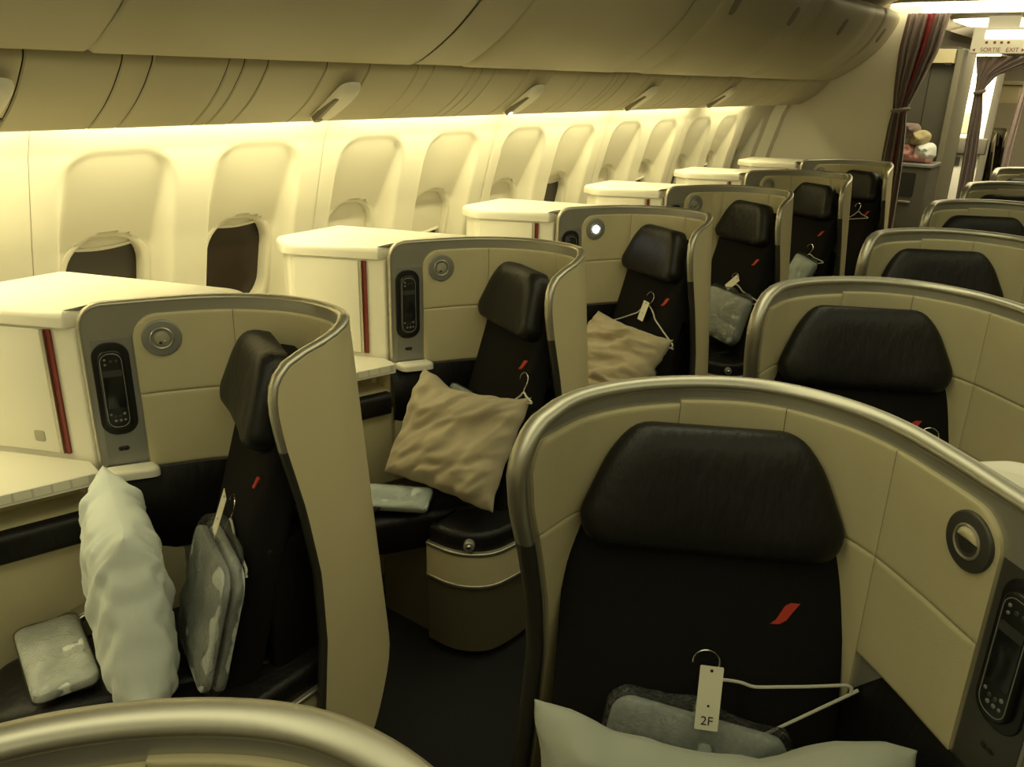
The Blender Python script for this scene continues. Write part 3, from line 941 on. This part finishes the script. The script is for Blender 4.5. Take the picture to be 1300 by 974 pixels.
for i, b in enumerate(W_ROWS):
    if i == 0: continue
    o = dup(ws, (0, b, 0), wlabs[i])
    dup(kc, (0, b, 0), kl[i])
    if i == 2:
        for c in kids(o):
            if c.name.startswith('reading_light'):
                for l in kids(c):
                    if l.name.startswith('light_lens'):
                        l.data = l.data.copy(); l.data.materials[0] = MATS['lamp_lit']
                    if l.name.startswith('light_pivot'): bpy.data.objects.remove(l)
for i, b in enumerate(C_ROWS):
    if i == 1: continue
    dup(cs, (0, b, 0), clabs[i])
gh = 'seat handsets in their docks'
handset(WCH, 0, 'black handset in the dock of the nearest window suite, at left', gh, (0, 0, 0))
handset(WCH, 0, 'black handset in the dock of the second window suite', gh, (0, W_ROWS[1], 0))
handset(WCH, 0, 'black handset mostly hidden behind a rim, beside the glowing reading light', gh, (0, W_ROWS[2], 0))
handset(CCH, 0, 'black handset at the right edge, in the dock of the large front suite', gh, (0, 0, 0))

# ------------------------------------------------------------------ loose things on the seats
def shifted(fr, dy): return Frame(fr.O + Vector((0, dy, 0)), fr.U, fr.V, fr.N)
def corner_frame(TL, TR, BR, BL):
    TL, TR, BR, BL = map(Vector, (TL, TR, BR, BL))
    U = (TR - TL + BR - BL); V = (TL - BL + TR - BR)
    w, h = U.length / 2, V.length / 2
    U.normalize(); V = (V - U * U.dot(V)).normalized()
    return Frame((TL + TR + BR + BL) / 4, U, V), w, h
def pillow(fr, w, h, t, seed, m, label, n=52, wr=.011, pinch=.07, dirn=.6, flat=1.0, top=None, floor=None):
    """soft pillow: flat sewn edge with pointed corners, creased faces"""
    V, F = [], []
    def surf(u, v, sg):
        px = u * (1 - pinch * (1 - v * v)) ; py = v * (1 - pinch * (1 - u * u))
        k = max(0, (1 - u ** 4) * (1 - v ** 4))
        hgt = t / 2 * k ** .55
        cx, cy = math.cos(dirn), math.sin(dirn)
        a = u * cx + v * cy; b = -u * cy + v * cx
        f1 = noise.noise(Vector((a * 1.2 + seed, b * 4.2, seed * 2.1)))
        f2 = noise.noise(Vector((a * 3.0 + seed, b * 9.0 + 2 * f1, seed)))
        ridge = 1 - abs(noise.noise(Vector((a * .9 + 3 * seed, b * 3.0, 5.0)))) * 2.6
        f3 = 1 - abs(noise.noise(Vector((a * 1.6 - seed, b * 6.5 + f1, seed + 3)))) * 3
        hgt += (f1 * .9 + f2 * .5 + max(-.4, ridge) * .5 + max(-.5, f3) * .38) * wr * min(1, k * 2.5)
        # corners lift a little
        cu = max(0, abs(u * v) - .6) / .4
        lift = .025 * cu * noise.noise(Vector((u * 2 + seed, v * 2, 1.0)))
        edge = .006 * noise.noise(Vector((u * 5 + seed, v * 5, 9)))
        if top: py += interp(top, u) / (h / 2) * smooth(-.2, 1, v)
        q = fr.p(px * w / 2 + edge, py * h / 2 + edge, sg * hgt * (1 if sg > 0 else flat) + lift + (.0012 * sg))
        if floor and q.z < floor:
            q.z = floor - (floor - q.z) * .04
        return q
    def pr(i):
        x = -1 + 2 * i / n
        return math.sin(x * PI / 2) * .55 + x * .45
    N = n + 1
    for sg in (1, -1):
        for j in range(N):
            for i in range(N): V.append(surf(pr(i), pr(j), sg))
    for s in (0, 1):
        o = s * N * N
        for j in range(n):
            for i in range(n): F.append((o + j * N + i, o + j * N + i + 1, o + (j + 1) * N + i + 1, o + (j + 1) * N + i))
    rim = [i for i in range(N)] + [j * N + n for j in range(1, N)] + [n * N + i for i in range(n - 1, -1, -1)] + [j * N for j in range(n - 1, 0, -1)]
    for a, b in zip(rim, rim[1:] + rim[:1]): F.append((a, b, N * N + b, N * N + a))
    V0 = fr.O
    o = mesh('pillow', V, F, m, None, sharp=120, loc=tuple(V0))
    tag(o, label, 'pillow', 'pillows on the suites')
    return o
def wrapped(name, fr, w, h, t, seed, m, label, cat, group, folds=2, film=True, inner='blanket', flap=0.0):
    r = thing(name, label, cat, tuple(fr.O), group)
    P = rrect(w, h, min(w, h) * .16, 5)
    P = [(a + .006 * noise.noise(Vector((a * 20, b * 20, seed))), b + .006 * noise.noise(Vector((a * 20 + 7, b * 20, seed)))) for a, b in P]
    # subdivide the outline so the soft faces can crease
    Q = []
    for i in range(len(P)):
        a, b = Vector(P[i]), Vector(P[(i + 1) % len(P)])
        k = max(1, int((b - a).length / .018))
        Q += [tuple(a.lerp(b, q / k)) for q in range(k)]
    lay = max(1, folds)
    for q in range(lay):
        z0 = -t / 2 + t * q / lay
        f = fr.moved(n=z0 + t / lay / 2)
        mesh(inner, *puff(Q, f, t / lay / 2, t / lay / 2 * .9, p=5, q=.5, rings=11, base=t / lay * .2, wob=.007, seed=seed + q, ws=14), m, r, sharp=100)
    if film:
        k = 1.05
        Qf = [(a * k + .012 * noise.noise(Vector((a * 30, b * 30, seed + 4))), b * k + (flap if b > h * .3 else 0) * (.5 + .9 * noise.noise(Vector((a * 14, 3, seed))))) for a, b in Q]
        mesh('film_wrap', *puff(Qf, fr, t / 2 + .008, t / 2 + .006, p=4, q=.5, rings=13, base=.003, wob=.016, seed=seed + 9, ws=20), 'clear_film', r, sharp=35)
    return r
def hanger(fr, u, v, rot, hook_rot, label, n0=0.0, scale=1.0):
    f = fr.moved(u, v, n0, rot)
    r = thing('coat_hanger', label, 'hanger', tuple(f.O), 'wire coat hangers on the suites')
    half = [(0.004, .006), (.018, .0), (.036, -.012), (.048, -.022), (.064, -.038), (.10, -.056), (.15, -.080), (.195, -.100), (.212, -.108), (.217, -.117), (.210, -.124), (.195, -.126)]
    pts = half + [(-a, b) for a, b in half[::-1]]
    path = catmull([f.p(a * scale, b * scale, 0) for a, b in pts], 4, closed=True)
    mesh('hanger_frame', *tube(path, .0032, 7, closed=True), 'wire_white', r)
    fh = fr.moved(u, v, n0, hook_rot)
    hk = [(0, .002), (.002, .016), (.010, .030)] + [(-.012 + .024 * math.cos(math.radians(a)), .042 + .022 * math.sin(math.radians(a))) for a in range(0, 200, 20)]
    mesh('hook', *tube(catmull([fh.p(a, b, 0) for a, b in hk], 4), .0017, 6), 'chrome', r)
    return r
def text_mesh(txt, size, fr, m, parent, name='lettering'):
    cu = bpy.data.curves.new(name, 'FONT'); cu.body = txt; cu.size = size; cu.align_x = 'CENTER'; cu.align_y = 'CENTER'
    cu.extrude = .0002; cu.materials.append(MATS[m])
    t = bpy.data.objects.new('text', cu); COL.objects.link(t)
    bpy.context.view_layer.update()
    me = bpy.data.meshes.new_from_object(t.evaluated_get(bpy.context.evaluated_depsgraph_get()))
    bpy.data.objects.remove(t); bpy.data.curves.remove(cu)
    me.name = name
    o = bpy.data.objects.new(name, me); COL.objects.link(o)
    mt = Matrix((fr.U, fr.V, fr.N)).transposed().to_4x4(); mt.translation = fr.O - root_loc(parent)
    o.parent = parent; o.matrix_local = mt
    return o
def seat_tag(fr, label, w=.040, h=.115, text='2F', group='paper tags on the hangers', dot=True):
    r = thing('seat_tag', label, 'tag', tuple(fr.O), group)
    mesh('card', *plate(rrect(w, h, .002, 2), fr, -.0004, .0004), 'paper', r, flat=True)
    mesh('hole', *plate(circle(.0028, 12, 0, h / 2 - .008), fr, .0, .0009), 'ink', r)
    if dot: mesh('dot', *plate(circle(.0022, 12, 0, -h * .12), fr, .0, .0009), 'ink', r)
    if text: text_mesh(text, .0225, fr.moved(0, -h * .36, .0009), 'ink', r)
    return r

# the large suite in front: pillow, wrapped blanket, hanger and tag
gp = 'wrapped blankets on the suites'
f = FC.moved(.02, -.475, .185, rot=.02)
pillow(f, .60, .42, .15, 1.3, 'pillow_pale', 'pale grey-blue pillow in the large front suite, cut by the lower edge', wr=.014, dirn=.9,
       top=[(-1, .020), (-.8, .014), (-.55, -.008), (-.3, -.022), (.0, -.030), (.25, -.034), (.40, -.016), (.6, .006), (.85, .012), (1, .002)], floor=.489)
f = FC.moved(-.010, -.425, .034, rot=-.17)
wrapped('wrapped_blanket', f, .32, .22, .045, 2.2, 'blanket_grey', 'grey blanket in crinkled clear film, behind the pillow under the 2F tag', 'blanket', gp, folds=1, flap=.035)
hanger(FC, .030, -.272, math.radians(33), .12, 'pale wire hanger lying tilted in the large front suite', n0=-.011, scale=.98)
seat_tag(FC.moved(.011, -.262, .074, rot=-.02), 'white paper tag printed 2F in the large front suite')

# nearest window suite
fw0 = FW
f = Frame((-1.604, .789, .682), (.925, -.380, 0), (-.11, .06, .45))
pillow(f, .30, .46, .145, 4.4, 'pillow_grey', 'grey-blue pillow standing on edge in the nearest window suite', wr=.013, dirn=1.0, pinch=.05,
       top=[(-1, .006), (-.7, .010), (-.3, .0), (.3, -.015), (1, -.030)], floor=.494)
f = seat_frame(-1.53, 1.085, -25).moved(.150, -.395, .034, rot=.06)
wrapped('wrapped_blanket', f, .31, .29, .062, 6.3, 'blanket_grey', 'folded grey blanket in clear film behind the pillow of the nearest window suite', 'blanket', gp, folds=2, flap=.05)
hanger(FW, .03, -.250, math.radians(25), .1, 'pale wire hanger jutting out beside the wrapped blanket at left', n0=-.022, scale=.88)
seat_tag(FW.moved(.165, -.165, .040, rot=-.25), 'white tag on the hanger in the nearest window suite', text=None)
fx = Frame((-1.738, .668, .523), (.956, -.294, -.04), (.294, .956, 0))
wrapped('slipper_pack', fx, .26, .135, .042, 8.4, 'white_pack', 'white packet in clear film lying on the front of the nearest window seat', 'packet', 'amenity packets on the seats', folds=1, inner='packet')
def buckle(loc, ang, label):
    c, s = math.cos(ang), math.sin(ang)
    fr = Frame(loc, (c, s, .25), (-s, c, 0))
    r = thing('seat_belt_buckle', label, 'buckle', loc, 'seat belt buckles')
    mesh('buckle_body', *plate(rrect(.065, .048, .006, 4), fr, -.008, .008, .004, both=True), 'chrome', r)
    mesh('buckle_flap', *plate(rrect(.040, .040, .005, 4, -.006, 0), fr, .006, .012, .003), 'silver', r)
    mesh('webbing', *plate(rrect(.06, .042, .002, 2, .05, 0), fr.moved(0, 0, 0), -.003, .002), 'black_fabric', r)
buckle((-1.866, .800, .510), math.radians(78), 'metal seat belt buckle beside the white packet at lower left')

# second window suite
b = W_ROWS[1]
f, w_, h_ = corner_frame((-1.740, 1.951, .829), (-1.353, 1.972, .843), (-1.335, 1.795, .534), (-1.753, 1.769, .584))
pillow(f, w_ * 1.06, h_ * 1.06, .12, 7.7, 'pillow_beige', 'beige pillow leaning in the second window suite', wr=.019, dirn=.9, pinch=.05, top=[(-1, .02), (-.7, .012), (-.4, -.012), (.2, .0), (.8, .015), (1, .03)], floor=.489)
f = Frame((-1.650, 1.698, .526), (.90, .42, .05), (-.42, .90, .30))
wrapped('amenity_pack', f, .24, .10, .030, 3.4, 'blue_pack', 'pale blue packet lying in front of the beige pillow', 'packet', 'amenity packets on the seats', folds=1, inner='packet')
f = shifted(FW, b).moved(-.095, -.365, .025, rot=.10)
wrapped('wrapped_blanket', f, .17, .20, .035, 5.1, 'blue_pack', 'pale film-wrapped blanket peeping over the beige pillow', 'blanket', gp, folds=1)
hanger(shifted(FW, b), .215, -.168, .3, .2, 'wire hanger hook showing behind the corner of the beige pillow', n0=-.016, scale=.24)
buckle((-1.712, 1.596, .508), math.radians(5), 'metal buckle on the seat edge under the pale blue packet')

# third window suite
b = W_ROWS[2]
f, w_, h_ = corner_frame((-1.736, 3.104, .835), (-1.285, 2.934, .825), (-1.40, 2.738, .535), (-1.80, 2.90, .535))
pillow(f, w_ * 1.04, h_, .13, 9.2, 'pillow_beige', 'pinkish beige pillow under the tagged hanger in the third window suite', wr=.022, dirn=.35, floor=.489)
hanger(shifted(FW, b), .066, -.140, .03, -.1, 'pale wire hanger with tag hanging in the third window suite', n0=-.016)
seat_tag(shifted(FW, b).moved(.058, -.160, -.002, rot=-.08), 'white tag on the hanger above the pinkish beige pillow', h=.085, text=None)
f = shifted(FW, b).moved(.17, -.455, .004)
wrapped('wrapped_blanket', f, .18, .18, .02, 1.1, 'blue_pack', 'pale blue wrapped blanket tucked behind the pinkish beige pillow', 'blanket', gp, folds=1)

# fourth window suite
b = W_ROWS[3]
f = shifted(FW, b).moved(.15, -.395, .075, rot=-.05)
wrapped('wrapped_blanket', f, .30, .24, .09, 2.7, 'blanket_grey', 'grey-green film-wrapped blanket in the fourth window suite', 'blanket', gp, folds=1, flap=.03)
hanger(shifted(FW, b), .080, -.235, .25, .2, 'wire hanger standing behind the wrapped grey-green blanket', n0=-.012, scale=.8)
seat_tag(shifted(FW, b).moved(.120, -.225, .055, rot=-.7), 'small white tag lying on the grey-green wrapped blanket', h=.09, text=None, dot=False)
# fifth and sixth
b = W_ROWS[4]
f = shifted(FW, b).moved(.16, -.36, .05, rot=-.25)
wrapped('wrapped_blanket', f, .17, .20, .07, 3.9, 'blue_pack', 'pale wrapped bundle in the fifth window suite', 'blanket', gp, folds=1, flap=.02)
hanger(shifted(FW, b), .13, -.235, .3, .0, 'wire hanger over the pale bundle in the fifth window suite', n0=-.012, scale=.5)
b = W_ROWS[5]
hanger(shifted(FW, b), .085, -.095, .2, .2, 'wire hanger hook in the last window suite by the bulkhead', n0=-.014, scale=.4)
hanger(shifted(FC, C_ROWS[2]), .195, -.195, .4, -.2, 'wire hanger end showing in the suite behind the large front one', n0=-.012, scale=.25)

# ------------------------------------------------------------------ beyond the bulkhead
def curtain(loc, rows, y0, label, pleats=7, amp=.022, bands=((0, 1, 'curtain'),), tie=None, slant=0.0):
    r = thing('curtain', label, 'curtain', loc, 'aisle curtains')
    zs = [a for a, _, _ in rows]; nz = 40
    for (u0, u1, m) in bands:
        V, F = [], []; nu = 48
        for j in range(nz + 1):
            z = zs[0] + (zs[-1] - zs[0]) * j / nz
            rr = [(-a, b, c) for a, b, c in rows]
            xl = interp([(a, b) for a, b, c in rr], -z); xr = interp([(a, c) for a, b, c in rr], -z)
            for i in range(nu + 1):
                u = u0 + (u1 - u0) * i / nu
                ph = u * pleats * 2 * PI
                V.append((xl + (xr - xl) * u + .006 * math.sin(ph * .5 + z * 3), y0 + amp * math.sin(ph) * (0.55 + .45 * min(1, (xr - xl) / .25)) + slant * u, z))
        n = nu + 1
        for j in range(nz):
            for i in range(nu): F.append((j * n + i, j * n + i + 1, (j + 1) * n + i + 1, (j + 1) * n + i))
        mesh('curtain_fold', V, F, m, r, sharp=80)
    if tie:
        xl, xr, z = tie
        pts = [((xl + xr) / 2 + (xr - xl) / 2 * math.cos(2 * PI * k / 16), y0 + .035 * math.sin(2 * PI * k / 16), z + .01 * math.cos(2 * PI * k / 16)) for k in range(16)]
        mesh('tieback', *tube(pts, .016, 6, closed=True), 'curtain', r)
    return r
curtain((-1.42, 7.05, 0), [(2.30, -1.52, -1.23), (2.05, -1.535, -1.26), (1.80, -1.52, -1.34), (1.63, -1.50, -1.40), (1.50, -1.515, -1.38), (1.2, -1.52, -1.36), (.05, -1.52, -1.35)], 7.06,
        'grey-brown curtain with a dark red stripe, tied beside the bulkhead', pleats=6,
        bands=((0, .50, 'curtain'), (.50, .66, 'curtain_red'), (.66, 1, 'curtain')), tie=(-1.505, -1.395, 1.63))
curtain((-1.08, 8.4, 0), [(2.055, -1.20, -.60), (1.99, -1.19, -.80), (1.90, -1.165, -1.02), (1.78, -1.155, -1.09), (1.6, -1.15, -1.06), (1.2, -1.14, -1.03), (.05, -1.13, -1.0)], 8.4,
        'grey-brown curtain drawn and tied at the right of the bright doorway', pleats=6, bands=((0, 1, 'curtain'),), tie=(-1.155, -1.085, 1.77))
curtain((-1.02, 10.3, 0), [(2.0, -.98, -.93), (1.2, -1.03, -.95), (.3, -1.03, -.95)], 10.3, 'dark narrow curtain edge at the far right beyond the doorway', pleats=2, bands=((0, 1, 'curtain'),))

def far_part():
    # service monument between the curtain and the doorway
    mo = thing('galley_monument', 'grey-brown galley wall between the tied curtain and the bright doorway', 'cabinet', (-1.5, 8.3, 0))
    mesh('monument_body', *box((-2.2, 8.2, 0), (-1.315, 9.2, 2.12)), 'monument', mo, flat=True)
    mesh('corner_post', *prism([(-1.315, 8.14), (-1.262, 8.14), (-1.262, 8.80), (-1.315, 8.80)], 0, 2.10, .006, .01), 'post', mo)
    mesh('header', *prism([(-1.66, 8.10), (-1.317, 8.10), (-1.317, 8.19), (-1.66, 8.19)], 1.99, 2.10, .006, .01), 'cream_shell', mo)
    mesh('wall_joint', *box((-1.50, 8.192, .02), (-1.496, 8.199, 1.98)), 'dark_recess', mo)
    mesh('vent', *box((-1.38, 8.085, 1.975), (-1.33, 8.12, 1.992)), 'dark_recess', mo)
    ca = thing('galley_counter', 'grey counter with a dark recess under the wrapped bundle', 'counter', (-1.45, 7.9, 0))
    mesh('counter_body', *prism([(-1.64, 7.72), (-1.27, 7.72), (-1.27, 8.12), (-1.64, 8.12)], 0, 1.17, .01, .02), 'monument', ca)
    mesh('counter_top', *prism([(-1.65, 7.71), (-1.26, 7.71), (-1.26, 8.13), (-1.65, 8.13)], 1.171, 1.195, .006, .02), 'grey_metal', ca)
    fr = Frame((-1.43, 7.72, 1.02), (1, 0, 0), (0, 0, 1), (0, -1, 0))
    mesh('recess', *plate(rrect(.12, .20, .02, 4), fr, -.004, .003), 'dark_recess', ca)
    mesh('handle', *plate(rrect(.10, .02, .008, 4, 0, -.14), fr, -.002, .012, .004), 'silver', ca)
    bu = thing('wrapped_bundle', 'loose bundle of pink, cream and olive packs in film on the counter', 'bundle', (-1.43, 7.9, 1.196))
    F2 = Frame((-1.43, 7.88, 1.2), (1, 0, 0), (0, 0, 1), (0, -1, 0))
    def lump(name, u, v, w, h, m, seed, n=0):
        P = [(a + .012 * noise.noise(Vector((a * 12, b * 12, seed))), b + .012 * noise.noise(Vector((a * 12 + 4, b * 12, seed)))) for a, b in rrect(w, h, .05, 6, u, v)]
        mesh(name, *puff(P, F2, .09 + n, .08, p=2.5, q=.5, rings=8, wob=.045, seed=seed, ws=22), m, bu, sharp=28)
    lump('pink_pack', -.085, .075, .16, .13, 'pink', 1.2); lump('cream_pack', .06, .09, .17, .14, 'white_pack', 2.3)
    lump('olive_pack', .0, .20, .17, .12, 'olive', 3.1, .01); lump('brown_pack', -.08, .255, .16, .12, 'curtain', 4.4); lump('dark_pack', .03, .05, .14, .09, 'pink', 5.5, -.01)
    lump('base_pack', -.01, .028, .30, .055, 'pink', 7.5, -.01)
    # bright galley seen through the doorway
    gu = thing('galley_unit', 'brightly lit cream galley front seen through the narrow doorway', 'galley', (-1.4, 9.9, 0))
    mesh('galley_front', *box((-2.2, 9.9, 0), (-1.20, 10.5, 2.12)), 'white_plastic', gu, flat=True)
    fr = Frame((-1.40, 9.9, 1.40), (1, 0, 0), (0, 0, 1), (0, -1, 0))
    mesh('notice', *plate(rrect(.16, .20, .005, 2, 0, .06), fr, -.002, .003), 'pillow_beige', gu)
    mesh('worktop', *plate(rrect(.5, .16, .01, 2, 0, -.16), fr, -.002, .05, .01), 'monument', gu)
    mesh('label_plate', *plate(rrect(.10, .09, .01, 2, -.02, -.32), fr, -.002, .006, .002), 'monument', gu)
    area('galley_worklight', (-1.45, 9.55, 2.05), (0, .9, -1), .5, .10, 30, (1.0, .88, .58))
    # lit ceiling lamps over the galley
    for i, (x0, x1, y0, y1, lab) in enumerate(((-1.66, .6, 6.92, 7.86, 'bright ceiling lamp panel nearer the tied curtain'), (-1.50, .4, 8.60, 9.75, 'bright ceiling lamp panel farther back, above the exit sign'))):
        t = thing('ceiling_lamp', lab, 'lamp', ((x0 + x1) / 2, (y0 + y1) / 2, 2.36), 'lit ceiling panels')
        P = rrect(x1 - x0, y1 - y0, .22, 8)
        fr = Frame(((x0 + x1) / 2, (y0 + y1) / 2, 2.36), (1, 0, 0), (0, -1, 0), (0, 0, -1))
        mesh('lamp_diffuser', *plate(P, fr, -.01, .006, .004), 'ceiling_glow', t)
        mesh('lamp_housing', *plate(inset(P, -.03), fr, -.11, -.002), 'wall_plastic', t)
    # exit sign
    ex = thing('exit_sign', 'white box with lit window and red SORTIE EXIT lettering', 'sign', (-1.04, 8.28, 2.08))
    fr = Frame((-1.04, 8.28, 2.17), (1, 0, 0), (0, 0, 1), (0, -1, 0))
    mesh('sign_box', *plate(rrect(.41, .20, .02, 4), fr, -.10, .0, .008), 'white_plastic', ex)
    mesh('lit_window', *plate(rrect(.29, .065, .008, 4, .035, .045), fr, -.002, .004), 'sign_glow', ex)
    text_mesh('SORTIE   EXIT', .046, fr.moved(.015, -.072, .0025), 'dark_red', ex)
    for sx, u in ((1, -.175), (-1, .185)):
        mesh('arrow', *plate([(u + sx * .010, -.085), (u + sx * .010, -.059), (u - sx * .010, -.072)], fr, -.001, .004), 'dark_red', ex)
    for u in (-.09, -.03, .02, .07):
        mesh('pictogram', *plate(rrect(.020, .020, .006, 3, u, -.015), fr, -.001, .004), 'dark_red', ex)
    mesh('hanger_bracket', *box((-1.15, 8.3, 2.27), (-.92, 8.36, 2.45)), 'white_plastic', ex, flat=True)
    # walls of the next cabin
    struct('trim_4', *box((-2.56, 10.5, 0), (-1.95, 16.0, 2.4)), 'wall_plastic', flat=True)
    struct('wall_far', *box((-2.56, 15.9, 0), (3.42, 16.0, 2.6)), 'wall_plastic', flat=True)
    area('next_cabin_lamp', (-.6, 13.0, 2.38), (0, 0, -1), .8, 4.0, 25, (1.0, .82, .45))
    bx = thing('stowage_box', 'pale stowage box high on the wall of the next cabin', 'box', (-1.25, 13.5, 1.75))
    mesh('box_body', *prism([(-1.75, 13.4), (-1.30, 13.4), (-1.30, 13.9), (-1.75, 13.9)], 1.62, 1.85, .02, .03), 'cream_shell', bx)
    mesh('box_shelf', *prism([(-1.8, 13.35), (-1.27, 13.35), (-1.27, 13.95), (-1.8, 13.95)], 1.852, 1.90, .01, .03), 'bin_plastic', bx)
far_part()
for i, (b, dx) in enumerate(((10.35, -.07), (11.5, -.07), (12.65, -.07))):
    dup(ws, (dx, b, 0), ['nearest of the three dark narrow suites beyond the doorway', 'middle one of the three narrow suites beyond the doorway', 'farthest of the three narrow suites beyond the doorway'][i])
